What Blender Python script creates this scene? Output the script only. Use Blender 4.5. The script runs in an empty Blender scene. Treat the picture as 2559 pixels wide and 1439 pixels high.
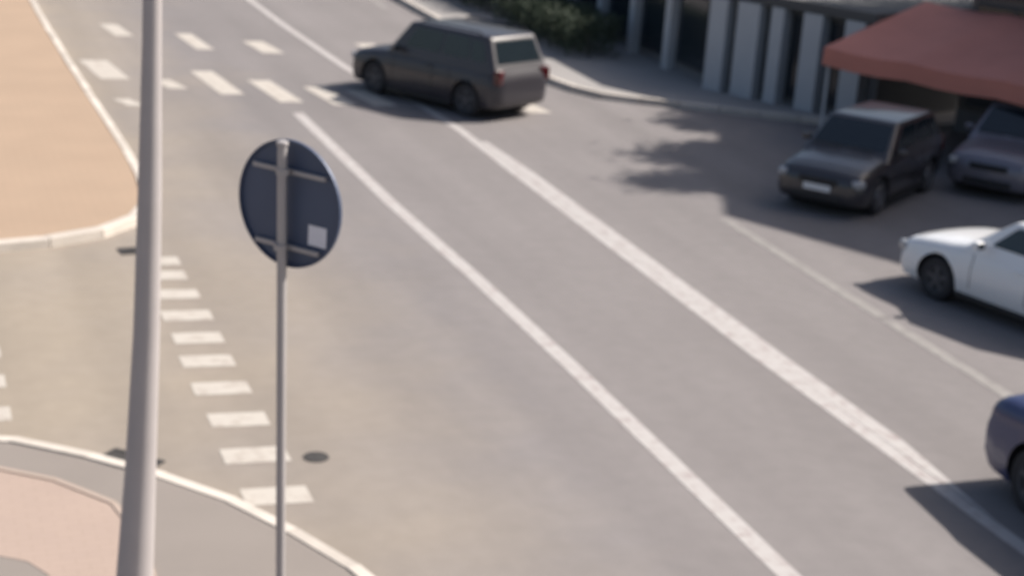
import bpy, bmesh, math, random
from mathutils import Vector, Matrix
random.seed(7)
R = math.radians
S = bpy.context.scene
COL = S.collection

# ------------------------------------------------------------------ camera, sky, sun, exposure
# world: metres, +Y runs along the main road, +X across it towards the shops, z = 0 is the asphalt
cam_data = bpy.data.cameras.new('camera')
cam = bpy.data.objects.new('camera', cam_data)
COL.objects.link(cam)
rot = ((0.94149876, 0.03481652, -0.33521320),
       (-0.32976277, 0.30042372, -0.89498721),
       (0.06954566, 0.95317018, 0.29432975))
m4 = Matrix(rot).to_4x4()
m4.translation = Vector((0, 0, 7.0))
cam.matrix_world = m4
cam_data.sensor_width = 36.0
cam_data.lens = 36.0 * 4200.0 / 2559.0
cam_data.clip_end = 3000
cam_data.dof.use_dof = True            # the security camera's lens is slightly out of focus
cam_data.dof.focus_distance = 4.0
cam_data.dof.aperture_fstop = 59.1 / 17.0
S.camera = cam

SUN_EL = R(44)
SUN_AZ = Vector((0.998, -0.05, 0)).normalized()      # horizontal direction towards the sun
to_sun = Vector((SUN_AZ.x * math.cos(SUN_EL), SUN_AZ.y * math.cos(SUN_EL), math.sin(SUN_EL)))
world = bpy.data.worlds.new('World')
S.world = world
world.use_nodes = True
wn = world.node_tree
sky = wn.nodes.new('ShaderNodeTexSky')
sky.sky_type = 'NISHITA'
sky.sun_disc = False
sky.sun_elevation = SUN_EL
sky.sun_rotation = math.atan2(SUN_AZ.x, SUN_AZ.y)
sky.air_density = 1.0
sky.dust_density = 3.5
bg = wn.nodes['Background']
bg.inputs[1].default_value = 0.055
wn.links.new(sky.outputs[0], bg.inputs[0])
sun_d = bpy.data.lights.new('sun', 'SUN')
sun_d.energy = 3.4
sun_d.angle = R(0.6)
sun_d.color = (1.0, 0.93, 0.85)
sun = bpy.data.objects.new('sun', sun_d)
sun.rotation_euler = to_sun.to_track_quat('Z', 'Y').to_euler()
sun.location = (30, -10, 40)
COL.objects.link(sun)
S.view_settings.view_transform = 'Standard'
S.view_settings.look = 'None'
S.view_settings.gamma = 1
S.view_settings.use_curve_mapping = False
S.view_settings.exposure = 1.02


# ------------------------------------------------------------------ helpers
def mat(name, color, rough=0.7, metal=0.0, coat=0.0, var=0.0, scale=3.0, fine=0.0, fscale=80.0, bump=0.0, world_pos=False,
        emission=None, spec=None):
    m = bpy.data.materials.new(name)
    m.use_nodes = True
    nt = m.node_tree
    b = nt.nodes['Principled BSDF']
    b.inputs['Base Color'].default_value = (*color, 1)
    b.inputs['Roughness'].default_value = rough
    b.inputs['Metallic'].default_value = metal
    b.inputs['Coat Weight'].default_value = coat
    if spec is not None:
        b.inputs['Specular IOR Level'].default_value = spec
    if var or fine or bump:
        if world_pos:
            co = nt.nodes.new('ShaderNodeNewGeometry').outputs['Position']
        else:
            co = nt.nodes.new('ShaderNodeTexCoord').outputs['Object']
        n1 = nt.nodes.new('ShaderNodeTexNoise')
        n1.inputs['Scale'].default_value = scale
        n1.inputs['Detail'].default_value = 5
        nt.links.new(co, n1.inputs['Vector'])
        n2 = nt.nodes.new('ShaderNodeTexNoise')
        n2.inputs['Scale'].default_value = fscale
        n2.inputs['Detail'].default_value = 3
        nt.links.new(co, n2.inputs['Vector'])
        a = nt.nodes.new('ShaderNodeMath'); a.operation = 'MULTIPLY_ADD'
        nt.links.new(n1.outputs[0], a.inputs[0])
        a.inputs[1].default_value = 2 * var
        a.inputs[2].default_value = 1 - var
        c = nt.nodes.new('ShaderNodeMath'); c.operation = 'MULTIPLY_ADD'
        nt.links.new(n2.outputs[0], c.inputs[0])
        c.inputs[1].default_value = 2 * fine
        c.inputs[2].default_value = 1 - fine
        d = nt.nodes.new('ShaderNodeMath'); d.operation = 'MULTIPLY'
        nt.links.new(a.outputs[0], d.inputs[0]); nt.links.new(c.outputs[0], d.inputs[1])
        v = nt.nodes.new('ShaderNodeVectorMath'); v.operation = 'SCALE'
        v.inputs[0].default_value = color
        nt.links.new(d.outputs[0], v.inputs['Scale'])
        nt.links.new(v.outputs[0], b.inputs['Base Color'])
        if bump:
            bp = nt.nodes.new('ShaderNodeBump')
            bp.inputs['Strength'].default_value = bump
            bp.inputs['Distance'].default_value = 0.01
            nt.links.new(n2.outputs[0], bp.inputs['Height'])
            nt.links.new(bp.outputs[0], b.inputs['Normal'])
    return m


def road_material():
    """worn grey asphalt: aggregate, long wear streaks, patches, hairline cracks, dust blown over the side street"""
    m = bpy.data.materials.new('worn_asphalt'); m.use_nodes = True
    nt = m.node_tree; L = nt.links; b = nt.nodes['Principled BSDF']
    pos = nt.nodes.new('ShaderNodeNewGeometry').outputs['Position']

    def noise(scale, detail, vec=None, stretch=None):
        src = pos
        if stretch:
            mp = nt.nodes.new('ShaderNodeMapping'); mp.inputs['Scale'].default_value = stretch
            L.new(pos, mp.inputs['Vector']); src = mp.outputs[0]
        n = nt.nodes.new('ShaderNodeTexNoise')
        n.inputs['Scale'].default_value = scale; n.inputs['Detail'].default_value = detail
        L.new(src, n.inputs['Vector']); return n.outputs[0]

    def math_(op, a, c, clamp=False):
        n = nt.nodes.new('ShaderNodeMath'); n.operation = op; n.use_clamp = clamp
        for i, q in enumerate((a, c)):
            if isinstance(q, (int, float)): n.inputs[i].default_value = q
            else: L.new(q, n.inputs[i])
        return n.outputs[0]

    def mix(f, a, c):
        n = nt.nodes.new('ShaderNodeMix'); n.data_type = 'RGBA'
        for i, q in ((0, f), (6, a), (7, c)):
            if isinstance(q, (int, float)): n.inputs[i].default_value = q
            elif isinstance(q, tuple): n.inputs[i].default_value = (*q, 1)
            else: L.new(q, n.inputs[i])
        return n.outputs[2]
    sep = nt.nodes.new('ShaderNodeSeparateXYZ'); L.new(pos, sep.inputs[0])
    wob = math_('MULTIPLY', math_('SUBTRACT', noise(0.35, 4), 0.5), 6.0)
    x = math_('ADD', sep.outputs[0], wob)
    mr = nt.nodes.new('ShaderNodeMapRange'); mr.clamp = True
    mr.inputs[1].default_value = 7.0; mr.inputs[2].default_value = 1.5
    mr.inputs[3].default_value = 0.0; mr.inputs[4].default_value = 1.0
    L.new(x, mr.inputs[0])
    asphalt, dusty = (0.198, 0.182, 0.180), (0.300, 0.255, 0.205)
    c = mix(mr.outputs[0], asphalt, dusty)
    streak = math_('MULTIPLY_ADD', noise(1.0, 5, stretch=(1.3, 0.06, 1)), 0.26)
    nt.nodes[-1].inputs[2].default_value = 0.87
    patch = math_('MULTIPLY_ADD', noise(0.22, 5), 0.30)
    nt.nodes[-1].inputs[2].default_value = 0.85
    grain = math_('MULTIPLY_ADD', noise(45, 3), 0.30)
    nt.nodes[-1].inputs[2].default_value = 0.85
    mid = math_('MULTIPLY_ADD', noise(4.0, 6), 0.22)
    nt.nodes[-1].inputs[2].default_value = 0.89
    f = math_('MULTIPLY', math_('MULTIPLY', math_('MULTIPLY', streak, patch), grain), mid)
    # wheel paths polished slightly darker along each lane
    wave = math_('SINE', math_('MULTIPLY', math_('ADD', sep.outputs[0], math_('MULTIPLY', noise(0.3, 2), 0.5)), 2 * math.pi / 1.48), 0.0)
    f = math_('MULTIPLY', f, math_('ADD', 1.0, math_('MULTIPLY', math_('MULTIPLY', wave, 0.07), noise(0.5, 3))))
    s = nt.nodes.new('ShaderNodeVectorMath'); s.operation = 'SCALE'
    L.new(c, s.inputs[0]); L.new(f, s.inputs['Scale']); L.new(s.outputs[0], b.inputs['Base Color'])
    b.inputs['Roughness'].default_value = 0.85
    bp = nt.nodes.new('ShaderNodeBump'); bp.inputs['Strength'].default_value = 0.35; bp.inputs['Distance'].default_value = 0.006
    L.new(noise(120, 2), bp.inputs['Height']); L.new(bp.outputs[0], b.inputs['Normal'])
    return m


def paint_material(name, paint, under, wear, wscale=5.0):
    """road paint rubbed away in places so that the asphalt shows"""
    m = bpy.data.materials.new(name); m.use_nodes = True
    nt = m.node_tree; L = nt.links; b = nt.nodes['Principled BSDF']
    pos = nt.nodes.new('ShaderNodeNewGeometry').outputs['Position']
    n = nt.nodes.new('ShaderNodeTexNoise'); n.inputs['Scale'].default_value = wscale; n.inputs['Detail'].default_value = 8
    n.inputs['Roughness'].default_value = 0.7
    L.new(pos, n.inputs['Vector'])
    r = nt.nodes.new('ShaderNodeMapRange'); r.inputs[1].default_value = wear - 0.12; r.inputs[2].default_value = wear + 0.14
    L.new(n.outputs[0], r.inputs[0])
    x = nt.nodes.new('ShaderNodeMix'); x.data_type = 'RGBA'
    x.inputs[6].default_value = (*under, 1); x.inputs[7].default_value = (*paint, 1)
    L.new(r.outputs[0], x.inputs[0]); L.new(x.outputs[2], b.inputs['Base Color'])
    b.inputs['Roughness'].default_value = 0.75
    return m


def paving_material(name, c1, c2, scale, mortar, var=0.15, size=(0.5, 0.25)):
    m = bpy.data.materials.new(name); m.use_nodes = True
    nt = m.node_tree; L = nt.links; b = nt.nodes['Principled BSDF']
    pos = nt.nodes.new('ShaderNodeNewGeometry').outputs['Position']
    br = nt.nodes.new('ShaderNodeTexBrick')
    br.inputs['Scale'].default_value = scale
    br.inputs['Color1'].default_value = (*c1, 1); br.inputs['Color2'].default_value = (*c2, 1)
    br.inputs['Mortar'].default_value = (*mortar, 1); br.inputs['Mortar Size'].default_value = 0.012
    L.new(pos, br.inputs['Vector'])
    n = nt.nodes.new('ShaderNodeTexNoise'); n.inputs['Scale'].default_value = 0.7; n.inputs['Detail'].default_value = 6
    L.new(pos, n.inputs['Vector'])
    a = nt.nodes.new('ShaderNodeMath'); a.operation = 'MULTIPLY_ADD'; a.inputs[1].default_value = 2 * var; a.inputs[2].default_value = 1 - var
    L.new(n.outputs[0], a.inputs[0])
    s = nt.nodes.new('ShaderNodeVectorMath'); s.operation = 'SCALE'
    L.new(br.outputs[0], s.inputs[0]); L.new(a.outputs[0], s.inputs['Scale']); L.new(s.outputs[0], b.inputs['Base Color'])
    b.inputs['Roughness'].default_value = 0.85
    return m


M = dict(
    road=road_material(),
    paint=paint_material('worn_white_paint', (0.43, 0.41, 0.40), (0.27, 0.215, 0.21), 0.38),
    paint_old=paint_material('faded_white_paint', (0.29, 0.275, 0.26), (0.205, 0.19, 0.185), 0.46),
    paint_warm=paint_material('dusty_white_paint', (0.48, 0.445, 0.40), (0.30, 0.245, 0.21), 0.37),
    ground=mat('dusty_ground', (0.24, 0.21, 0.17), 0.95, var=0.2, scale=0.05, fine=0.1, fscale=2, world_pos=True),
    plaza=paving_material('tan_paving', (0.375, 0.272, 0.195), (0.365, 0.268, 0.193), 1.6, (0.335, 0.246, 0.176), 0.12),
    pink=paving_material('pink_paving', (0.385, 0.297, 0.250), (0.375, 0.29, 0.246), 2.2, (0.345, 0.266, 0.222), 0.13),
    walk=mat('grey_sidewalk', (0.238, 0.210, 0.190), 0.9, var=0.12, scale=0.8, fine=0.08, fscale=60, world_pos=True),
    kerb=mat('whitewashed_kerb', (0.56, 0.51, 0.455), 0.8, var=0.25, scale=3.0, fine=0.06, fscale=40, world_pos=True),
    kerb_grey=mat('concrete_kerb', (0.38, 0.36, 0.34), 0.85, var=0.15, scale=2.0, fine=0.06, fscale=40, world_pos=True),
    edging=mat('pink_edging', (0.40, 0.32, 0.27), 0.85, var=0.15, scale=2.0, world_pos=True),
    far_walk=mat('pale_concrete_walk', (0.30, 0.285, 0.275), 0.9, var=0.12, scale=0.7, world_pos=True),
    galv=mat('galvanised_steel', (0.38, 0.36, 0.36), 0.55, metal=0.1, var=0.08, scale=4, fine=0.04, fscale=60),
    lamp_paint=mat('grey_painted_steel', (0.40, 0.372, 0.37), 0.65, metal=0.0, var=0.10, scale=3, fine=0.04, fscale=50),
    sign_back=mat('dark_sign_back', (0.062, 0.085, 0.145), 0.5, metal=0.1, var=0.12, scale=3),
    sign_face=mat('white_sign_face', (0.7, 0.7, 0.7), 0.4),
    sign_red=mat('red_sign_border', (0.5, 0.02, 0.02), 0.4),
    sticker=mat('white_sticker', (0.72, 0.72, 0.78), 0.6, var=0.12, scale=40),
    iron=mat('cast_iron', (0.075, 0.070, 0.068), 0.7, metal=0.4, var=0.2, scale=20),
    pit=mat('dark_gully', (0.05, 0.048, 0.047), 0.95),
    glass=mat('car_glass', (0.015, 0.022, 0.028), 0.08, coat=0.3),
    tyre=mat('tyre_rubber', (0.028, 0.028, 0.032), 0.85, var=0.15, scale=8),
    rim=mat('alloy_rim', (0.22, 0.22, 0.24), 0.4, metal=0.6),
    dark_rim=mat('dusty_steel_rim', (0.10, 0.10, 0.11), 0.6, metal=0.3),
    trim=mat('black_trim', (0.02, 0.02, 0.022), 0.6),
    lens=mat('headlamp_lens', (0.35, 0.36, 0.38), 0.12, coat=0.5),
    tail=mat('tail_lamp_lens', (0.07, 0.008, 0.01), 0.2, coat=0.5),
    plate=mat('number_plate', (0.75, 0.75, 0.75), 0.5),
    white=mat('white_car_paint', (0.82, 0.83, 0.84), 0.3, coat=0.6),
    black=mat('charcoal_car_paint', (0.036, 0.033, 0.040), 0.4, coat=0.4),
    blue=mat('navy_car_paint', (0.034, 0.044, 0.12), 0.35, coat=0.5),
    dgrey=mat('dark_grey_car_paint', (0.040, 0.037, 0.042), 0.3, coat=0.6),
    silver=mat('grey_violet_car_paint', (0.19, 0.18, 0.21), 0.35, metal=0.3, coat=0.5),
    wall=mat('grey_render', (0.17, 0.175, 0.185), 0.9, var=0.12, scale=0.6, fine=0.05, fscale=30),
    wall_tall=mat('brown_grey_render', (0.16, 0.145, 0.14), 0.9, var=0.12, scale=0.5),
    pillar=mat('pale_grey_pillar', (0.46, 0.48, 0.50), 0.8, var=0.1, scale=1.5),
    shop_glass=mat('shop_glass', (0.02, 0.028, 0.036), 0.12),
    frame=mat('dark_window_frame', (0.06, 0.065, 0.07), 0.5, metal=0.3),
    red=mat('brick_red_canvas', (0.56, 0.22, 0.17), 0.85, var=0.15, scale=1.2),
    leaf=mat('hedge_leaf', (0.035, 0.055, 0.030), 0.7, var=0.4, scale=2),
    bark=mat('hedge_stem', (0.08, 0.06, 0.045), 0.9),
    roof=mat('roof_felt', (0.10, 0.10, 0.10), 0.9),
    bulb=mat('lamp_diffuser', (0.6, 0.6, 0.58), 0.3),
)


for _k in ('kerb', 'kerb_grey'):
    _nt = M[_k].node_tree; _b = _nt.nodes['Principled BSDF']; _src = _b.inputs['Base Color'].links[0].from_socket
    _oi = _nt.nodes.new('ShaderNodeObjectInfo'); _ma = _nt.nodes.new('ShaderNodeMath'); _ma.operation = 'MULTIPLY_ADD'
    _ma.inputs[1].default_value = 0.30; _ma.inputs[2].default_value = 0.85
    _nt.links.new(_oi.outputs['Random'], _ma.inputs[0])
    _v = _nt.nodes.new('ShaderNodeVectorMath'); _v.operation = 'SCALE'
    _nt.links.new(_src, _v.inputs[0]); _nt.links.new(_ma.outputs[0], _v.inputs['Scale']); _nt.links.new(_v.outputs[0], _b.inputs['Base Color'])


def link(name, mesh, parent=None, material=None):
    o = bpy.data.objects.new(name, mesh)
    COL.objects.link(o)
    if material is not None and not mesh.materials:
        mesh.materials.append(M[material] if isinstance(material, str) else material)
    if parent is not None:
        o.parent = parent
    return o


def from_bm(name, bm, material, parent=None, smooth=False):
    bmesh.ops.recalc_face_normals(bm, faces=bm.faces)
    me = bpy.data.meshes.new(name)
    bm.to_mesh(me); bm.free()
    if smooth:
        for p in me.polygons: p.use_smooth = True
    return link(name, me, parent, material)


def tag(o, label=None, cat=None, group=None, kind=None):
    if label: o['label'] = label
    if cat: o['category'] = cat
    if group: o['group'] = group
    if kind: o['kind'] = kind
    return o


def empty(name, loc=(0, 0, 0), rz=0.0):
    o = bpy.data.objects.new(name, None)
    COL.objects.link(o)
    o.location = loc; o.rotation_euler = (0, 0, rz)
    o.empty_display_size = 0.2
    return o


def add_box(bm, c, s, mtx=None, bevel=0.0, seg=2):
    g = bmesh.ops.create_cube(bm, size=1.0)
    vs = g['verts']
    T = Matrix.Translation(c) @ Matrix.Diagonal((*s, 1))
    if mtx is not None: T = Matrix.Translation(c) @ mtx.to_4x4() @ Matrix.Diagonal((*s, 1))
    bmesh.ops.transform(bm, matrix=T, verts=vs)
    if bevel:
        es = list({e for v in vs for e in v.link_edges})
        bmesh.ops.bevel(bm, geom=es, offset=bevel, segments=seg, affect='EDGES', profile=0.5)


def box(name, c, s, material, parent=None, mtx=None, bevel=0.0, seg=2, smooth=False):
    bm = bmesh.new(); add_box(bm, c, s, mtx, bevel, seg)
    return from_bm(name, bm, material, parent, smooth)


def add_tube(bm, pts, radii, n=16, cap=True):
    rings = []
    pts = [Vector(p) for p in pts]
    for i, p in enumerate(pts):
        d = (pts[min(i + 1, len(pts) - 1)] - pts[max(i - 1, 0)]).normalized()
        a = Vector((1, 0, 0)) if abs(d.x) < 0.8 else Vector((0, 1, 0))
        u = d.cross(a).normalized(); v = d.cross(u)
        r = radii[i] if isinstance(radii, (list, tuple)) else radii
        rings.append([bm.verts.new(p + (u * math.cos(2 * math.pi * k / n) + v * math.sin(2 * math.pi * k / n)) * r) for k in range(n)])
    for a, b in zip(rings, rings[1:]):
        for k in range(n):
            bm.faces.new((a[k], a[(k + 1) % n], b[(k + 1) % n], b[k]))
    if cap:
        bm.faces.new(rings[0][::-1]); bm.faces.new(rings[-1])


def tube(name, pts, radii, material, parent=None, n=16):
    bm = bmesh.new(); add_tube(bm, pts, radii, n)
    o = from_bm(name, bm, material, parent, True)
    md = o.modifiers.new('edge', 'EDGE_SPLIT'); md.split_angle = R(40)
    return o


def lathe(name, prof, material, parent=None, n=32, axis='Y'):
    """profile points (r, h) turned round an axis"""
    bm = bmesh.new(); rings = []
    for r, h in prof:
        ring = []
        for k in range(n):
            a = 2 * math.pi * k / n
            p = (r * math.cos(a), h, r * math.sin(a)) if axis == 'Y' else (r * math.cos(a), r * math.sin(a), h)
            ring.append(bm.verts.new(p))
        rings.append(ring)
    for a, b in zip(rings, rings[1:]):
        for k in range(n): bm.faces.new((a[k], a[(k + 1) % n], b[(k + 1) % n], b[k]))
    bm.faces.new(rings[0]); bm.faces.new(rings[-1])
    o = from_bm(name, bm, material, parent, True)
    md = o.modifiers.new('edge', 'EDGE_SPLIT'); md.split_angle = R(35)
    return o


def prism(name, pts, z0, z1, material, parent=None):
    """flat polygon (list of xy) extruded from z0 to z1"""
    bm = bmesh.new()
    lo = [bm.verts.new((x, y, z0)) for x, y in pts]
    hi = [bm.verts.new((x, y, z1)) for x, y in pts]
    n = len(pts)
    bm.faces.new(lo[::-1]); bm.faces.new(hi)
    for i in range(n): bm.faces.new((lo[i], lo[(i + 1) % n], hi[(i + 1) % n], hi[i]))
    bmesh.ops.triangulate(bm, faces=[f for f in bm.faces if len(f.verts) > 4])
    return from_bm(name, bm, material, parent)


def sheet(name, pts, z, material, parent=None):
    bm = bmesh.new()
    f = bm.faces.new([bm.verts.new((x, y, z)) for x, y in pts])
    if f.normal.z < 0: f.normal_flip()
    f.normal_update()
    bmesh.ops.triangulate(bm, faces=bm.faces[:])
    for f in bm.faces:
        f.normal_update()
        if f.normal.z < 0: f.normal_flip()
    me = bpy.data.meshes.new(name); bm.to_mesh(me); bm.free()
    return link(name, me, parent, material)


def strip(name, pts, w, z, material, parent=None):
    """a painted line along a polyline"""
    P = [Vector((x, y)) for x, y in pts]; left = []; right = []
    for i, p in enumerate(P):
        d = (P[min(i + 1, len(P) - 1)] - P[max(i - 1, 0)]).normalized()
        nrm = Vector((-d.y, d.x)) * w / 2
        left.append(p + nrm); right.append(p - nrm)
    return sheet(name, [tuple(q) for q in left + right[::-1]], z, material, parent)


def arc(c, r, a0, a1, n):
    return [(c[0] + r * math.cos(R(a0 + (a1 - a0) * i / n)), c[1] + r * math.sin(R(a0 + (a1 - a0) * i / n))) for i in range(n + 1)]


def resample(pts, step):
    P = [Vector(p) for p in pts]; out = [P[0]]; need = step
    for a, b in zip(P, P[1:]):
        L = (b - a).length; t = 0.0
        while L - t >= need:
            t += need; out.append(a + (b - a) * (t / L)); need = step
        need -= L - t
    if (out[-1] - P[-1]).length > 0.05: out.append(P[-1])
    return out


def kerb(parent, pts, material, step=1.0, w=0.16, top=0.145, inward=1):
    """a row of kerb stones along the polyline; the stones lie on the inner side of it"""
    Q = resample(pts, step)
    for a, b in zip(Q, Q[1:]):
        d = (b - a); L = d.length
        if L < 0.06: continue
        d.normalize(); nrm = Vector((-d.y, d.x)) * inward
        dz = random.uniform(-0.006, 0.006); sh = random.uniform(-0.006, 0.006)
        a2 = a + d * 0.010; b2 = b - d * 0.010
        o0 = nrm * (sh); o1 = nrm * (w + sh)
        c = 0.018
        bm = bmesh.new()
        def ring(p):
            return [bm.verts.new((*(p + o0), -0.06)), bm.verts.new((*(p + o0 + nrm * 0.012), top - c + dz)),
                    bm.verts.new((*(p + o0 + nrm * (0.012 + c)), top + dz)), bm.verts.new((*(p + o1), top + dz)), bm.verts.new((*(p + o1), -0.06))]
        r0, r1 = ring(a2), ring(b2)
        for k in range(5): bm.faces.new((r0[k], r0[(k + 1) % 5], r1[(k + 1) % 5], r1[k]))
        bm.faces.new(r0[::-1]); bm.faces.new(r1)
        from_bm('kerb_stone', bm, material, parent)


# ------------------------------------------------------------------ ground, road, sidewalks
tag(sheet('ground', [(-900, -900), (900, -900), (900, 1400), (-900, 1400)], -0.10, 'ground'), 'dusty earth beyond the paved street', 'ground', kind='structure')
road = sheet('road', [(-90, -70), (24.0, -70), (24.0, 160), (-90, 160)], 0.0, 'road')
tag(road, 'worn grey asphalt road with a side street joining it', 'road', kind='structure')

# near corner sidewalk (the camera looks over it)
near_line = [(-90, 17.0), (-3, 17.0), (-0.5, 16.95), (0.3, 16.86), (0.79, 16.72), (1.24, 16.42), (1.60, 16.13), (1.92, 15.80), (2.30, 15.46),
             (2.73, 14.97), (2.98, 14.62), (3.20, 14.20), (3.46, 13.70), (3.68, 13.18), (3.88, 12.55), (4.02, 11.7), (4.08, 10.5), (4.1, 8), (4.1, -70)]


def offset(pts, d):
    P = [Vector(p) for p in pts]; out = []
    for i, p in enumerate(P):
        t = (P[min(i + 1, len(P) - 1)] - P[max(i - 1, 0)]).normalized()
        out.append(tuple(p + Vector((-t.y, t.x)) * d))
    return out


near = prism('sidewalk', offset(near_line, -0.166) + [(-90, -70)], -0.07, 0.130, 'walk')
tag(near, 'near corner sidewalk of grey asphalt inside a whitewashed kerb', 'sidewalk', kind='structure')
cut = [p for p in near_line if -8 <= p[0] and p[1] >= 8]
kerb(near, [(-8, 17.0)] + [p for p in near_line if p[0] > -8 and p[1] > -3] + [(4.1, -3)], 'kerb', 0.9, inward=-1)
path_out = [(-60, 16.05), (-1, 16.05), (0.2, 16.02), (0.73, 15.89), (1.16, 15.53), (1.48, 15.18), (1.70, 14.86), (1.82, 14.45), (1.86, 14.0), (1.86, 13.2), (1.86, 12), (1.86, -60)]
path_in = [(-60, 14.1), (-1, 14.07), (0.3, 14.0), (0.64, 13.92), (0.85, 13.78), (1.0, 13.5), (1.06, 12.9), (1.06, 12), (1.06, -60)]
tag(sheet('path', path_out + path_in[::-1], 0.134, 'pink'), 'pinkish paved footpath curving round the near corner', 'path', kind='structure')
near_edge = empty('path_edging'); near_edge['kind'] = 'structure'
tag(near_edge, 'pale edging stones along the pink footpath', 'edging')
for nm, line in (('edging_stone', [p for p in path_out if p[0] > -5 and p[1] > 5]),):
    Q = resample([(-5, 16.05)] + line + [(1.86, 5)], 0.8)
    for a, b in zip(Q, Q[1:]):
        d = (b - a); L = d.length
        if L < 0.1: continue
        ang = math.atan2(d.y, d.x); c = (a + b) / 2
        box(nm, (c.x, c.y, 0.13), (L - 0.012, 0.06, 0.03 + random.uniform(-.004, .004)), 'edging', near_edge, Matrix.Rotation(ang, 3, 'Z'))

# opposite corner: tan paved plaza
plaza_line = [(-90, 23.52), (-4, 23.52), (0, 23.57), (1.15, 23.70), (1.9, 23.90), (2.5, 24.18), (3.0, 24.6), (3.38, 25.2), (3.60, 26.1), (3.70, 27.4), (3.70, 29.5), (3.62, 33), (3.50, 38), (3.40, 44), (3.36, 50), (3.36, 160)]
plaza = prism('plaza', offset(plaza_line, 0.166) + [(-90, 160)], -0.07, 0.130, 'plaza')
tag(plaza, 'tan paved corner plaza across the side street', 'plaza', kind='structure')
kerb(plaza, [(-8, 23.52)] + [p for p in plaza_line if p[0] > -8 and p[1] < 60] + [(3.36, 60)], 'kerb', 0.9, inward=1)

# sidewalk on the far side, ending in a rounded nose where the parking apron opens
far_line = [(14.15, 160), (14.15, 44), (14.15, 38.4), (14.25, 36.4), (14.50, 35.2), (14.95, 34.55), (15.6, 34.15), (16.4, 33.62), (18.2, 32.4), (20.2, 31.3)]
far = prism('far_sidewalk', offset(far_line, 0.166) + [(24.5, 31.3), (24.5, 160)], -0.07, 0.130, 'far_walk')
tag(far, 'pale concrete sidewalk in front of the low shops', 'sidewalk', kind='structure')
kerb(far, [(14.15, 58), (14.15, 44)] + far_line[2:], 'kerb', 0.9, inward=1)

# road paint
def mark(name, pts, w, m='paint'):
    return strip(name, pts, w, 0.004, m, road)


mark('lane_line', [(7.60, -30), (7.60, 12), (7.64, 18), (7.60, 22), (7.50, 26), (7.50, 29.6), (7.50, 33.2)], 0.23)
mark('centre_line', [(10.26, -30), (10.26, 14), (10.24, 18), (10.30, 22), (10.38, 28), (10.46, 31.5), (10.35, 34.0), (10.02, 36.2), (9.80, 38.0), (9.60, 44.8), (9.5, 60), (9.5, 150)], 0.20)
sheet('centre_line', [(10.35, 13.0), (10.36, 13.0), (10.58, 15.2), (10.59, 18), (10.655, 22), (10.735, 28), (10.67, 30.5), (10.55, 30.5), (10.485, 28), (10.405, 22), (10.34, 18)], 0.004, 'paint', road)
for a, b in ((-30, -6), (-5.8, 14.6), (14.75, 19.2), (19.35, 24.6), (41, 44), (48, 51)):
    mark('lane_dash', [(12.74 + 0.02 * (a - 15), a), (12.74 + 0.02 * (b - 15), b)], 0.20, 'paint_old')
# two rows of short bars across the mouth of the side street
for k, y in enumerate((15.02, 16.05, 17.05, 18.02, 18.94, 19.78, 20.66, 21.56, 22.42, 23.10)):
    x0, x1 = 2.98 + random.uniform(-.03, .03), 3.60 + random.uniform(-.03, .03)
    if k in (0, 1): x0, x1 = x0 - .02, x1 + .03
    if k >= 8: x0 += .08; x1 -= .04
    sheet('crossing_bar', [(x0, y - .20), (x1, y - .23), (x1, y + .17), (x0, y + .20)], 0.004, 'paint_warm', road)
for y in (17.62, 18.62, 19.6, 20.6, 21.6, 22.6):
    sheet('crossing_bar', [(0.36, y - .20), (0.94, y - .22), (0.94, y + .18), (0.36, y + .20)], 0.004, 'paint_warm', road)
# crossing over the main road, two rows of stripes
for x, y0, y1, w in ((4.15, 36.75, 39.0, .62), (5.35, 35.7, 36.7, .40), (6.40, 35.1, 37.75, .50), (7.50, 34.3, 36.7, .50), (8.58, 34.0, 35.95, .48), (9.45, 33.9, 35.6, .5),
                     (11.6, 33.4, 35.4, .5), (12.7, 33.2, 35.2, .5), (4.25, 33.9, 34.6, .34)):
    sheet('crossing_stripe', [(x - w / 2 + .12, y0), (x + w / 2 + .12, y0), (x + w / 2 - .12, y1), (x - w / 2 - .12, y1)], 0.004, 'paint_warm', road)
for x, y0, y1, w in ((5.05, 42.4, 44.2, .45), (6.76, 40.6, 42.9, .42), (8.35, 40.2, 41.9, .52), (11.2, 39.8, 41.8, .5), (12.5, 39.8, 41.8, .5)):
    sheet('crossing_stripe', [(x - w / 2 + .1, y0), (x + w / 2 + .1, y0), (x + w / 2 - .1, y1), (x - w / 2 - .1, y1)], 0.004, 'paint_warm', road)


# ------------------------------------------------------------------ gully grates and a valve cover
def gully(x, y, rz, w, d, label):
    t = tag(empty('gully_grate', (x, y, 0.0), rz), label, 'drain', 'gully grates beside the kerbs')
    box('pit', (0, 0, 0.006), (w - .05, d - .05, 0.004), 'pit', t)
    bm = bmesh.new()
    for c, s in (((0, d / 2 - .02, .011), (w, .04, .016)), ((0, -d / 2 + .02, .011), (w, .04, .016)), ((w / 2 - .02, 0, .011), (.04, d - .08, .016)), ((-w / 2 + .02, 0, .011), (.04, d - .08, .016))):
        add_box(bm, c, s)
    from_bm('frame', bm, 'iron', t)
    n = 7
    bar = None
    for i in range(n):
        xx = -w / 2 + .04 + (w - .08) * (i + .5) / n
        if bar is None:
            bar = box('bar', (0, 0, 0), (.028, d - .082, .014), 'iron', t); bar.location = (xx, 0, .011)
        else:
            c = bar.copy(); COL.objects.link(c); c.parent = t; c.location = (xx, 0, .011)


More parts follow.
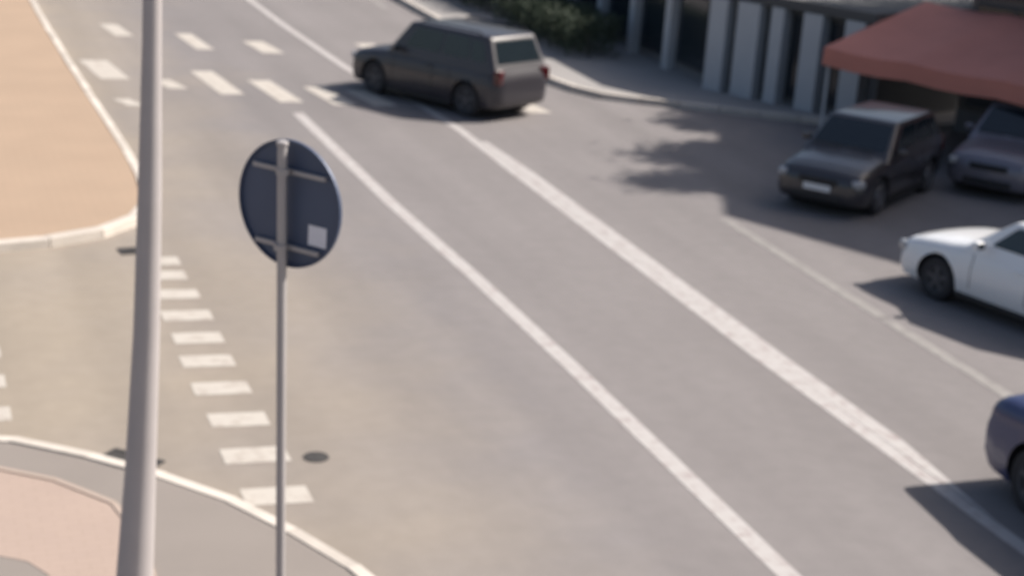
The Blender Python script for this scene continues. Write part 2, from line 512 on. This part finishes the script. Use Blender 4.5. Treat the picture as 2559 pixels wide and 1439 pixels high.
gully(2.02, 16.10, R(-43), 0.62, 0.34, 'dark iron grate in the gutter of the near kerb behind the lamp post')
gully(3.02, 23.62, R(8), 0.44, 0.30, 'dark iron grate beside the white kerb of the tan plaza')
vc = tag(empty('valve_cover', (3.90, 15.87, 0.0)), 'small round dark valve cover in the asphalt near the sign post', 'cover')
lathe('ring', [(.135, .0), (.135, .009), (.115, .009), (.115, .0)], 'iron', vc, 28, 'Z')
lathe('lid', [(.112, .0), (.112, .006), (.10, .008), (.03, .008), (.028, .012), (.001, .012)], 'pit', vc, 28, 'Z')

# ------------------------------------------------------------------ lamp post
lp = tag(empty('lamp_post', (1.497, 11.08, 0.13)), 'tall tapered grey steel lamp post on the near corner', 'lamp post')
lean = -0.020
zs = [0.0, 0.3, 1.0, 2.0, 3.0, 4.0, 5.0, 6.0, 7.0, 8.6]
rs = [.158, .152, .136, .109, .091, .080, .064, .058, .055, .049]
px = [(x, 0, z) for x, z in zip((-.13, -.12, -.08, -.035, .0, .016, .024, .026, .026, .026), zs)]
tube('pole', px, rs, 'lamp_paint', lp, 24)
tube('arm', [(0, 0, 8.55), (0.15, 0.06, 8.95), (0.6, 0.25, 9.2), (1.7, 0.72, 9.35)], [.045, .04, .036, .03], 'lamp_paint', lp)
box('luminaire', (2.0, 0.85, 9.36), (0.62, 0.24, 0.12), 'lamp_paint', lp, Matrix.Rotation(R(23), 3, 'Z'), 0.03)
box('diffuser', (2.02, 0.86, 9.29), (0.44, 0.18, 0.03), 'bulb', lp, Matrix.Rotation(R(23), 3, 'Z'), 0.01)
box('base_plate', (-0.13, 0, 0.012), (0.42, 0.42, 0.024), 'lamp_paint', lp, None, 0.004)
for sx in (-1, 1):
    for sy in (-1, 1):
        lathe('bolt', [(.018, 0), (.018, .03), (.010, .034)], 'iron', lp, 8, 'Z').location = (-0.13 + sx * .165, sy * .165, .024)
box('hatch', (-0.08, -0.139, 0.9), (0.11, 0.012, 0.34), 'lamp_paint', lp, None, 0.004)

# ------------------------------------------------------------------ road sign seen from behind
sp = tag(empty('road_sign', (2.265, 10.40, 0.13)), 'round road sign seen from its dark back on a thin steel post', 'road sign')
tube('post', [(0.105, 0, 0), (0.0, 0, 4.1), (-0.008, 0, 4.47)], .032, 'galv', sp, 20)
lathe('cap', [(.040, 0), (.040, .02), (.02, .030)], 'galv', sp, 16, 'Z').location = (-0.008, 0, 4.47)
yaw = R(38)      # sign face looks away from the camera, turned towards the main road
sg = empty('sign_plate'); sg.parent = sp
sg.location = (0.066, 0.040, 4.07); sg.rotation_euler = (0, R(0), yaw)
# local +X is the sign's front
bm = bmesh.new()
n = 56; rr = .425
def ring(x, r): return [bm.verts.new((x, r * math.cos(2 * math.pi * k / n), r * math.sin(2 * math.pi * k / n))) for k in range(n)]
rg = [ring(-.022, rr), ring(-.022, rr - .012), ring(-.002, rr - .012)]
rg2 = [ring(-.022, rr), ring(.002, rr), ]
for seq in (rg, rg2):
    for a, b in zip(seq, seq[1:]):
        for k in range(n): bm.faces.new((a[k], a[(k + 1) % n], b[(k + 1) % n], b[k]))
bm.faces.new(rg[-1]); bm.faces.new(rg2[-1])
bmesh.ops.remove_doubles(bm, verts=bm.verts, dist=1e-5)
from_bm('back', bm, 'sign_back', sg)
def disc(name, x, r0, r1, m):
    bm = bmesh.new()
    A = [bm.verts.new((x, r1 * math.cos(2 * math.pi * k / n), r1 * math.sin(2 * math.pi * k / n))) for k in range(n)]
    if r0 > 0:
        B = [bm.verts.new((x, r0 * math.cos(2 * math.pi * k / n), r0 * math.sin(2 * math.pi * k / n))) for k in range(n)]
        for k in range(n): bm.faces.new((A[k], A[(k + 1) % n], B[(k + 1) % n], B[k]))
    else:
        bm.faces.new(A)
    return from_bm(name, bm, m, sg)
disc('face', .004, 0, .34, 'sign_face')
disc('border', .004, .34, .42, 'sign_red')
for z in (.22, -.285):
    hw = .30 if z > 0 else .265
    box('clamp_rail', (-.020, 0, z), (.030, 2 * hw, .030), 'galv', sg, None, .003)
box('sticker', (-.0045, -.235, -.175), (.003, .15, .135), 'sticker', sg)
for z in (.22 + 4.075, -.285 + 4.075):
    lathe('clamp_band', [(.038, -.02), (.044, -.02), (.044, .02), (.038, .02)], 'galv', sp, 20, 'Z').location = (0.0, 0, z)
    box('clamp_bolt', (.034, .021, z), (.02, .05, .02), 'iron', sp)


# ------------------------------------------------------------------ cars
def interp(tab, x):
    if x >= tab[0][0]: return tab[0][1:]
    for a, b in zip(tab, tab[1:]):
        if a[0] >= x >= b[0]:
            t = (a[0] - x) / (a[0] - b[0])
            return tuple(p + (q - p) * t for p, q in zip(a[1:], b[1:]))
    return tab[-1][1:]


def wheel(parent, x, y, r, side, rim_mat):
    w = lathe('wheel', [(r * .62, -.085), (r * .80, -.105), (r * .95, -.10), (r, -.075), (r, .075), (r * .95, .10), (r * .80, .105), (r * .62, .085)], 'tyre', parent, 36)
    w.location = (x, y, r)
    bm = bmesh.new()
    N = 32
    def rg_(rad, yy): return [bm.verts.new((rad * math.cos(2 * math.pi * k / N), yy * side, rad * math.sin(2 * math.pi * k / N))) for k in range(N)]
    rs_ = [rg_(r * .66, .088), rg_(r * .63, .100), rg_(r * .59, .092), rg_(r * .56, .03), rg_(r * .15, .03)]
    for a, b in zip(rs_, rs_[1:]):
        for k in range(N): bm.faces.new((a[k], a[(k + 1) % N], b[(k + 1) % N], b[k]))
    bm.faces.new(rs_[-1])
    for k in range(5):
        a = 2 * math.pi * k / 5 + .3
        add_box(bm, (math.cos(a) * r * .33, .072 * side, math.sin(a) * r * .33), (r * .56, .03, r * .17), Matrix.Rotation(-a, 3, 'Y'))
    add_tube(bm, [(0, .05 * side, 0), (0, .098 * side, 0)], [r * .17, r * .13], 16)
    from_bm('rim', bm, rim_mat, w)


def car(loc, heading, label, paint, rim_mat='rim', L=4.45, W=1.76, style='sedan', H=1.46, group=None, name='car', wr=.315, hood=.90, plate=True, boxy=0.0, back=0.0):
    ang = math.atan2(heading[1], heading[0])
    root = tag(empty(name, (loc[0], loc[1], 0.004), ang), label, 'car', group)
    h = L / 2
    belt = hood + .07
    rear_deck = belt + .04 if style == 'sedan' else belt + .02
    # x, half width factor, bottom z, top z
    tab = [(h, .60, .34, hood - .34), (h - .02, .74, .27, hood - .27), (h - .07, .86, .22, hood - .19), (h - .18, .945, .19, hood - .13), (h - .40, .985, .18, hood - .075),
           (h - .70, 1.0, .18, hood - .03), (h - 1.05, 1.0, .18, hood + .01), (h - 1.30, 1.0, .18, belt - .01), (0, 1.0, .18, belt + .005), (-h + 1.1, 1.0, .18, rear_deck),
           (-h + .6, .99, .19, rear_deck), (-h + .25, .955, .22, rear_deck - .02), (-h + .08, .88, .28, rear_deck - .09), (-h + .02, .78, .34, rear_deck - .20), (-h, .64, .42, rear_deck - .30)]
    tab = [(x, k + (min(1, k + .3) - k) * boxy if x > 0 else k, b_ - .02 * boxy, z + (hood - .06 - z) * .7 * boxy if x > h - .5 else z) for x, k, b_, z in tab]
    xs = sorted({t[0] for t in tab} | {h - .05 - i * .16 for i in range(int(L / .16))}, reverse=True)
    bm = bmesh.new(); rings = []
    for x in xs:
        k, zb, zt = interp(tab, x); w = W / 2 * k; dz = zt - zb
        half = [(0, zb), (.70 * w, zb), (.93 * w, zb + .05 * dz), (.985 * w, zb + .22 * dz), (1.0 * w, zb + .48 * dz), (.995 * w, zb + .62 * dz), (.965 * w, zb + .72 * dz), (.955 * w, zb + .84 * dz), (.90 * w, zb + .94 * dz), (.78 * w, zt), (.45 * w, zt + .022), (0, zt + .032)]
        pts = half + [(-y, z) for y, z in half[-2:0:-1]]
        rings.append([bm.verts.new((x, y, z)) for y, z in pts])
    n = len(rings[0])
    for a, b in zip(rings, rings[1:]):
        for k in range(n): bm.faces.new((a[k], a[(k + 1) % n], b[(k + 1) % n], b[k]))
    bm.faces.new(rings[0]); bm.faces.new(rings[-1])
    body = from_bm('body', bm, paint, root, True)
    body.data.materials.append(M['trim'])
    fx, rx = h - .86, -h + .84
    # wheel arches are really cut out of the body
    bm = bmesh.new()
    for ax in (fx, rx):
        for s in (-1, 1):
            add_tube(bm, [(ax, s * (W / 2 - .27), wr + .015), (ax, s * (W / 2 + .2), wr + .015)], wr + .058, 28)
    cutter = from_bm('wheel_arch_cutter', bm, 'trim', root)
    md = body.modifiers.new('arches', 'BOOLEAN'); md.operation = 'DIFFERENCE'; md.object = cutter; md.solver = 'EXACT'; md.material_mode = 'TRANSFER'
    bpy.context.view_layer.update()
    ev = body.evaluated_get(bpy.context.evaluated_depsgraph_get())
    me = bpy.data.meshes.new_from_object(ev)
    body.modifiers.clear(); body.data = me
    cm = cutter.data; bpy.data.objects.remove(cutter); bpy.data.meshes.remove(cm)
    md = body.modifiers.new('edge', 'EDGE_SPLIT'); md.split_angle = R(38)
    for ax in (fx, rx):
        for s in (-1, 1):
            wheel(root, ax, s * (W / 2 - .125), wr, s, rim_mat)
    # cabin
    zb = belt - .10
    if style == 'sedan': B0, B1, T0, T1 = h - 1.18, -h + .62, h - 1.98, -h + 1.32
    elif style == 'van': B0, B1, T0, T1 = h - .80, -h + .06, h - 1.45, -h + .22
    elif style == 'suv': B0, B1, T0, T1 = h - 1.15, -h + .08, h - 1.78, -h + .42
    else: B0, B1, T0, T1 = h - 1.05, -h + .10, h - 1.80, -h + .52
    B0 -= back; T0 -= back
    wb, wt = W / 2 * .955, W / 2 * .76
    if style in ('suv', 'van'): wt = W / 2 * .80
    co = {}
    for i, (x, z, w) in enumerate(((B0, zb, wb), (B1, zb, wb * .97), (T1, H, wt * .97), (T0, H, wt))):
        co[i, 1] = Vector((x, w, z)); co[i, -1] = Vector((x, -w, z))
    bm = bmesh.new(); vv = {k: bm.verts.new(v) for k, v in co.items()}
    bm.faces.new([vv[i, 1] for i in range(4)]); bm.faces.new([vv[i, -1] for i in (3, 2, 1, 0)])
    for i in range(4): bm.faces.new((vv[i, 1], vv[i, -1], vv[(i + 1) % 4, -1], vv[(i + 1) % 4, 1]))
    bmesh.ops.recalc_face_normals(bm, faces=bm.faces)
    es = [e for e in bm.edges if max(v.co.z for v in e.verts) > zb + .2]
    bmesh.ops.bevel(bm, geom=es, offset=.085, segments=4, affect='EDGES', profile=.55)
    cab = from_bm('cabin', bm, paint, root, True)
    md = cab.modifiers.new('edge', 'EDGE_SPLIT'); md.split_angle = R(30)

    def pane(nm, quad, s0, s1, t0, t1, parent=root, m='glass', off=.006):
        A, Bq, C, D = quad       # bottom a, bottom b, top b, top a
        def P(s, t): return (A.lerp(Bq, s)).lerp(D.lerp(C, s), t)
        nrm = (Bq - A).cross(D - A).normalized()
        if nrm.dot((A + C) / 2 - Vector((0, 0, .8))) < 0: nrm = -nrm
        loop = []
        for s, t in ((s0 + .02, t0), (s1 - .02, t0), (s1, t0 + .05), (s1, t1 - .05), (s1 - .02, t1), (s0 + .02, t1), (s0, t1 - .05), (s0, t0 + .05)): loop.append(P(s, t))
        bm = bmesh.new()
        o = [bm.verts.new(p + nrm * off) for p in loop]; i_ = [bm.verts.new(p - nrm * .01) for p in loop]
        bm.faces.new(o); bm.faces.new(i_[::-1])
        for k in range(8): bm.faces.new((o[k], o[(k + 1) % 8], i_[(k + 1) % 8], i_[k]))
        return from_bm(nm, bm, m, parent)
    for s in (-1, 1):
        q = (co[0, s], co[1, s], co[2, s], co[3, s])
        pane('side_window', q, .13, .47, .30, .87)
        pane('side_window', q, .50, .80 if style == 'sedan' else .77, .30, .87)
        if style != 'sedan': pane('side_window', q, .79, .93, .30, .84)
        hx = (B0 + B1) / 2
        box('door_handle', (hx + .25, s * (W / 2 * .968), belt - .17), (.17, .03, .03), 'trim' if paint != 'white' else paint, root, None, .006)
        box('sill', (0, s * (W / 2 * .965), .215), (fx - rx - .80, .05, .07), 'trim', root, None, .01)
        mir = box('mirror', (B0 - .42, s * (W / 2 + .055), belt + .06), (.11, .17, .12), paint, root, None, .03, 3, True)
        box('mirror_glass', (B0 - .478, s * (W / 2 + .055), belt + .06), (.006, .14, .09), 'glass', mir)
        # lamps hug the rounded nose
        hl = box('headlight', (h - .16, s * (W / 2 * .70), hood - .27), (.20, .40, .13), 'lens', root, Matrix.Rotation(-s * R(24), 3, 'Z'), .035, 3, True)
        box('fog_lamp', (h - .075, s * (W / 2 * .62), .36), (.06, .16, .07), 'lens', root, Matrix.Rotation(-s * R(14), 3, 'Z'), .015)
        box('tail_lamp', (-h + .10, s * (W / 2 * .76), rear_deck - .17), (.16, .24, .16 if style == 'sedan' else .3), 'tail', root, Matrix.Rotation(s * R(20), 3, 'Z'), .03, 3, True)
    for s in (-1, 1):
        for gx in (B0 - .30, (B0 + B1) / 2 + (.05 if style == 'sedan' else .12), rx + .50):
            k, zb_, zt_ = interp(tab, gx); w = W / 2 * k; dz = zt_ - zb_
            tube('door_gap', [(gx, s * (w * f + .001), zb_ + dz * q) for f, q in ((.985, .22), (1.0, .48), (.995, .62), (.965, .72), (.955, .84), (.90, .94))], .006, 'trim', root, 6)
    k, zb_, zt_ = interp(tab, h - .30); w = W / 2 * k
    tube('bonnet_gap', [(h - .30, y * w, zt_ + zo) for y, zo in ((-.78, .0), (-.45, .022), (0, .032), (.45, .022), (.78, .0))], .006, 'trim', root, 6)
    pane('windscreen', (co[0, 1], co[0, -1], co[3, -1], co[3, 1]), .06, .94, .24, .90)
    pane('rear_window', (co[1, 1], co[1, -1], co[2, -1], co[2, 1]), .08, .92, .28, .86)
    box('grille', (h - .025, 0, hood - .30), (.07, .72, .12), 'trim', root, None, .02)
    box('air_intake', (h - .03, 0, .33), (.07, .92, .12), 'trim', root, None, .02)
    if plate:
        box('number_plate', (h + .015, 0, hood - .415), (.012, .50, .11), 'plate', root, None, .002)
        box('number_plate', (-h - .008, 0, rear_deck - .36), (.012, .50, .11), 'plate', root, None, .002)
    for k in (-1, 1):
        a = R(18)
        box('wiper', (B0 - .13, k * .30 - .1, belt + .055), (.02, .55, .015), 'trim', root, Matrix.Rotation(k * 0 + a * .2, 3, 'Z'))
    if style in ('suv', 'van'):
        for s in (-1, 1): tube('roof_rail', [(T0 - .25, s * wt * .93, H + .0), (T0 - .32, s * wt * .93, H + .05), (T1 + .3, s * wt * .93, H + .05), (T1 + .22, s * wt * .93, H)], .016, 'trim', root, 8)
    return root


car((15.27, 18.89), (-.26, .966), 'white saloon car with its nose in sunlight at the right edge', 'white', 'dark_rim', style='sedan', L=4.5, H=1.45)
car((11.05, 34.45), (-.48, .877), 'charcoal off-road car crossing the centre line near the far crossing', 'black', 'dark_rim', style='suv', L=4.45, W=1.82, H=1.72, hood=1.0, wr=.35, plate=False)
car((11.66, 11.72), (0, 1), 'navy blue off-road car driving into the frame at lower right', 'blue', 'dark_rim', style='suv', L=4.5, W=1.86, H=1.80, hood=1.12, wr=.36, boxy=.95, back=.95)
car((16.38, 25.98), (-.80, -.60), 'dark grey hatchback parked in the shade with a white front plate', 'dgrey', style='hatch', L=4.1, W=1.72, H=1.48, group='cars parked nose out before the shops')
car((20.35, 26.70), (-.80, -.60), 'grey violet estate car parked under the red canopy', 'silver', style='hatch', L=4.1, W=1.74, H=1.52, group='cars parked nose out before the shops', plate=False)

# ------------------------------------------------------------------ tall building whose shadow falls over the parking apron
u = Vector((.45, -.893)).normalized(); nn = Vector((u.y, -u.x))     # along the front, outward normal
P0 = Vector((21.7, 31.9))
def fp(m, off=0.0, z=0.0):
    q = P0 + u * m + nn * off; return Vector((q.x, q.y, z))
ang = math.atan2(u.y, u.x); RZ = Matrix.Rotation(ang, 3, 'Z')
bpy.context.view_layer.update()
def rowpart(par, nm, m, off, z, s, material, bevel=0):
    o = box(nm, (0, 0, 0), s, material, par, RZ, bevel)
    o.location = fp(m, off, z) - par.location
    return o
sr = tag(empty('shop_row', fp(5.4, -2)), 'low grey shop row with dark windows behind the red canopy', 'building')
HS = 3.1
q = [fp(.6), fp(8.55), fp(8.55, -1.6), fp(.6, -1.6)]
prism('wall', [(p.x - sr.location.x, p.y - sr.location.y) for p in q], -.05, HS, 'wall_tall', sr)
q = [fp(.45, .2), fp(8.5, .2), fp(8.5, -1.7), fp(.45, -1.7)]
prism('roof', [(p.x - sr.location.x, p.y - sr.location.y) for p in q], HS + .002, HS + .2, 'roof', sr)
rowpart(sr, 'plinth', 4.58, .03, .20, (7.9, .10, .62), 'wall')
for i in range(3):
    m = 1.7 + i * 2.15
    rowpart(sr, 'window_frame', m, .035, 1.72, (1.90, .07, 2.30), 'frame')
    rowpart(sr, 'window', m, .074, 1.72, (1.76, .02, 2.14), 'shop_glass')
    rowpart(sr, 'mullion', m, .09, 1.72, (.06, .03, 2.14), 'frame')
    rowpart(sr, 'pillar', m + 1.08, .08, 1.55, (.22, .20, 3.0), 'pillar')
# the tall corner block stands past the right edge of the picture; its shadow falls over the parking apron
HB = 12.1
tb = tag(empty('tall_building', fp(18, -5)), 'tall brown grey corner block beyond the low shops', 'building')
e2 = Vector((.42, .90)).normalized()
Q0 = fp(8.6).xy
q = [Q0, fp(27).xy, fp(27, -12).xy, Q0 + e2 * 9 + Vector((6, 0)), Q0 + e2 * 9]
prism('wall', [(p.x - tb.location.x, p.y - tb.location.y) for p in q], -.05, HB, 'wall_tall', tb)
for fl in range(3):
    for i in range(7):
        m = 10.0 + i * 2.4
        rowpart(tb, 'window_frame', m, .03, 2.4 + fl * 3.1, (1.32, .06, 1.62), 'pillar')
        rowpart(tb, 'window', m, .064, 2.4 + fl * 3.1, (1.20, .02, 1.50), 'shop_glass')

# red canopy on posts
cn = tag(empty('canopy', fp(3.2, 2.0)), 'brick red sloping canopy on grey posts in front of the shops', 'canopy')
bpy.context.view_layer.update()
def at(par, P): return Vector(P) - par.matrix_world.translation
c0, c1 = -0.45, 9.6
bm = bmesh.new()
nseg = 15
def cp(m, off, z): return bm.verts.new(at(cn, fp(m, off, z)))
rows = []
for (off, z) in ((.15, 2.72), (1.4, 2.48), (2.8, 2.20), (4.0, 1.96), (4.02, 1.60), (3.99, 1.60), (3.97, 1.93), (2.78, 2.16), (1.4, 2.44), (.15, 2.68)):
    rows.append([cp(c0 + (c1 - c0) * k / nseg, off, z - .05 * math.sin(math.pi * (k % 3) / 3)) for k in range(nseg + 1)])
for a, b in zip(rows, rows[1:] + rows[:1]):
    for k in range(nseg): bm.faces.new((a[k], a[k + 1], b[k + 1], b[k]))
bm.faces.new([r[0] for r in rows]); bm.faces.new([r[-1] for r in rows][::-1])
from_bm('canvas', bm, 'red', cn)
for k in range(6):
    m = c0 + .1 + (c1 - c0 - .2) * k / 5
    if 1.5 < m < 6.5: continue
    p = at(cn, fp(m, 3.9, 0)); q = at(cn, fp(m, 3.9, 1.90))
    tube('post', [p, q], .04, 'pillar', cn, 12)
for k in range(nseg + 1):
    if k % 3: continue
    m = c0 + .05 + (c1 - c0 - .1) * k / nseg
    tube('rafter', [at(cn, fp(m, .20, 2.62)), at(cn, fp(m, 2.78, 2.10)), at(cn, fp(m, 3.92, 1.86))], .022, 'frame', cn, 8)

# ------------------------------------------------------------------ low shop pavilion with pillars
pv = tag(empty('shop_pavilion', (21, 40, 0.13)), 'low flat roofed grey shop pavilion with pale pillars and dark glass', 'building')
bpy.context.view_layer.update()
A = Vector((20.0, 31.6)); B = Vector((18.0, 35.6)); C = Vector((18.6, 75))
HP = 2.3
def ppoly(nm, pts, z0, z1, m): 
    o = prism(nm, [(x - 21, y - 40) for x, y in pts], z0 - .13, z1 - .13, m, pv); return o
back = [(24.3, 75), (24.3, 33.5)]
ppoly('wall', [tuple(A), tuple(B), tuple(C)] + back, -.05, HP, 'wall')
ppoly('roof', [(19.66, 31.45), (17.68, 35.5), (18.28, 75.2), (24.32, 75.2), (24.32, 33.3)], HP + .002, HP + .22, 'roof')
def along(a, b, t, off):
    d = (b - a).normalized(); n_ = Vector((d.y, -d.x))
    if n_.x > 0: n_ = -n_
    p = a + d * t + n_ * off; return p, math.atan2(d.y, d.x)
def pbox(nm, a, b, t, off, z, s, m, parent=pv):
    p, an = along(a, b, t, off)
    return box(nm, (p.x - 21, p.y - 40, z - .13), s, m, parent, Matrix.Rotation(an, 3, 'Z'))
LAB = (B - A).length
for t in (0.5, 1.60, 2.55, 3.35, 4.2):
    w = {1.60: .50, 2.55: .34, 3.35: .62}.get(t, .5)
    pbox('pillar', A, B, t, .20, 1.19, (w, .36, 2.20), 'pillar')
for t0, t1 in ((.85, 1.28), (1.95, 2.3), (2.8, 2.98), (3.72, 3.9)):
    fr = pbox('window_frame', A, B, (t0 + t1) / 2, .03, 1.22, (t1 - t0 + .1, .06, 1.95), 'frame')
    pbox('window', A, B, (t0 + t1) / 2, .066, 1.22, (t1 - t0, .02, 1.81), 'shop_glass')
LBC = (C - B).length
t = 1.2
while t < 22:
    pbox('window_frame', B, C, t, .03, 1.25, (1.7, .06, 1.8), 'frame')
    pbox('window', B, C, t, .066, 1.25, (1.56, .02, 1.66), 'shop_glass')
    pbox('pillar', B, C, t + 1.15, .12, 1.19, (.34, .22, 2.20), 'pillar')
    t += 2.3

# ------------------------------------------------------------------ clipped hedge along the far sidewalk
def hedge(x0, x1, y0, y1, hgt, n, label):
    t = tag(empty('hedge', ((x0 + x1) / 2, (y0 + y1) / 2, 0.13)), label, 'hedge', 'hedges along the far sidewalk')
    cx, cy = (x0 + x1) / 2, (y0 + y1) / 2
    rnd = random.Random(int(y0 * 10))
    verts, faces = [], []
    for i in range(n):
        a, b, c = rnd.uniform(-1, 1), rnd.uniform(-1, 1), rnd.random()
        edge = 1 - .25 * abs(math.sin(b * 9)) * .6
        p = Vector((a * (x1 - x0) / 2 * edge, b * (y1 - y0) / 2, .08 + c ** .7 * (hgt - .08) * (1 - .10 * math.sin(b * 14 + 1) ** 2)))
        q = Vector((rnd.uniform(-1, 1), rnd.uniform(-1, 1), rnd.uniform(-.3, 1))).normalized()
        e = q.orthogonal().normalized(); e.rotate(Matrix.Rotation(rnd.uniform(0, 6.28), 3, q)); f = q.cross(e)
        s = rnd.uniform(.03, .06); k = len(verts)
        verts += [p - e * s, p + f * s * .5, p + e * s, p - f * s * .5]; faces.append((k, k + 1, k + 2, k + 3))
    me = bpy.data.meshes.new('foliage'); me.from_pydata(verts, [], faces)
    link('foliage', me, t, 'leaf')['kind'] = 'stuff'
    k = y0 + .4
    bm = bmesh.new()
    while k < y1:
        add_tube(bm, [(0, k - cy, -.0), (rnd.uniform(-.1, .1), k - cy + .05, hgt * .6)], [.03, .012], 6); k += .6
    from_bm('stems', bm, 'bark', t)['kind'] = 'stuff'


hedge(15.55, 17.3, 39.1, 45.6, 1.1, 14000, 'clipped dark green hedge nearest the rounded end of the far sidewalk')
hedge(15.55, 16.75, 46.4, 53.0, 1.15, 8000, 'clipped dark green hedge farther up the far sidewalk')


# ------------------------------------------------------------------ unseen trees added behind the low shops to dapple the building's hard shadow edge
def tree(loc, z0, z1, rad, n, label, seed=11):
    rnd = random.Random(seed)
    t = tag(empty('added_shadow_tree', loc), label, 'tree', 'unseen trees added for dappled shade')
    bm = bmesh.new()
    add_tube(bm, [(0, 0, -.05), (.05, .02, 2.5), (-.05, .05, 5.5), (.05, 0, 9), (0, 0, z1 - 1)], [.24, .19, .15, .09, .03], 10)
    for k in range(16):
        z = z0 - .6 + (z1 - z0 - 1.5) * k / 15; a = k * 2.4; r = rad * (.85 - .4 * k / 15)
        add_tube(bm, [(0, 0, z), (r * .5 * math.cos(a), r * .5 * math.sin(a), z + .7), (r * math.cos(a), r * math.sin(a), z + 1.6)], [.06, .04, .012], 6)
    from_bm('trunk', bm, 'bark', t, True)
    clumps = []
    for k in range(46):
        h_ = rnd.random(); a = rnd.uniform(0, 6.28); rr_ = rad * math.sin(math.pi * (.12 + .82 * h_)) ** .7 * rnd.uniform(.35, 1.0)
        clumps.append((Vector((rr_ * math.cos(a), rr_ * math.sin(a), z0 + (z1 - z0) * h_)), rnd.uniform(.45, .85)))
    verts, faces = [], []
    for i in range(n):
        c, r = rnd.choice(clumps)
        p = c + Vector((rnd.gauss(0, 1), rnd.gauss(0, 1), rnd.gauss(0, 1))) * r * .5
        q = Vector((rnd.uniform(-1, 1), rnd.uniform(-1, 1), rnd.uniform(-.3, 1))).normalized()
        e = q.orthogonal().normalized(); e.rotate(Matrix.Rotation(rnd.uniform(0, 6.28), 3, q)); f = q.cross(e)
        sz = rnd.uniform(.06, .11); k = len(verts)
        verts += [p - e * sz, p + f * sz * .6, p + e * sz, p - f * sz * .6]; faces.append((k, k + 1, k + 2, k + 3))
    me = bpy.data.meshes.new('crown'); me.from_pydata(verts, [], faces)
    link('crown', me, t, 'leaf')


tree((25.6, 28.55, -0.1), 4.8, 11.0, 2.0, 15000, 'slender unseen leafy tree added for dappled shade close to the wall of the tall corner block')
tree((25.5, 26.3, -0.1), 6.0, 12.1, 1.7, 14000, 'small unseen leafy tree added for dappled shade between the low shops and the tall block', 3)
tree((26.6, 31.9, -0.1), 4.5, 10.2, 2.2, 12000, 'slender unseen leafy tree added for dappled shade farther left behind the low shop row', 5)
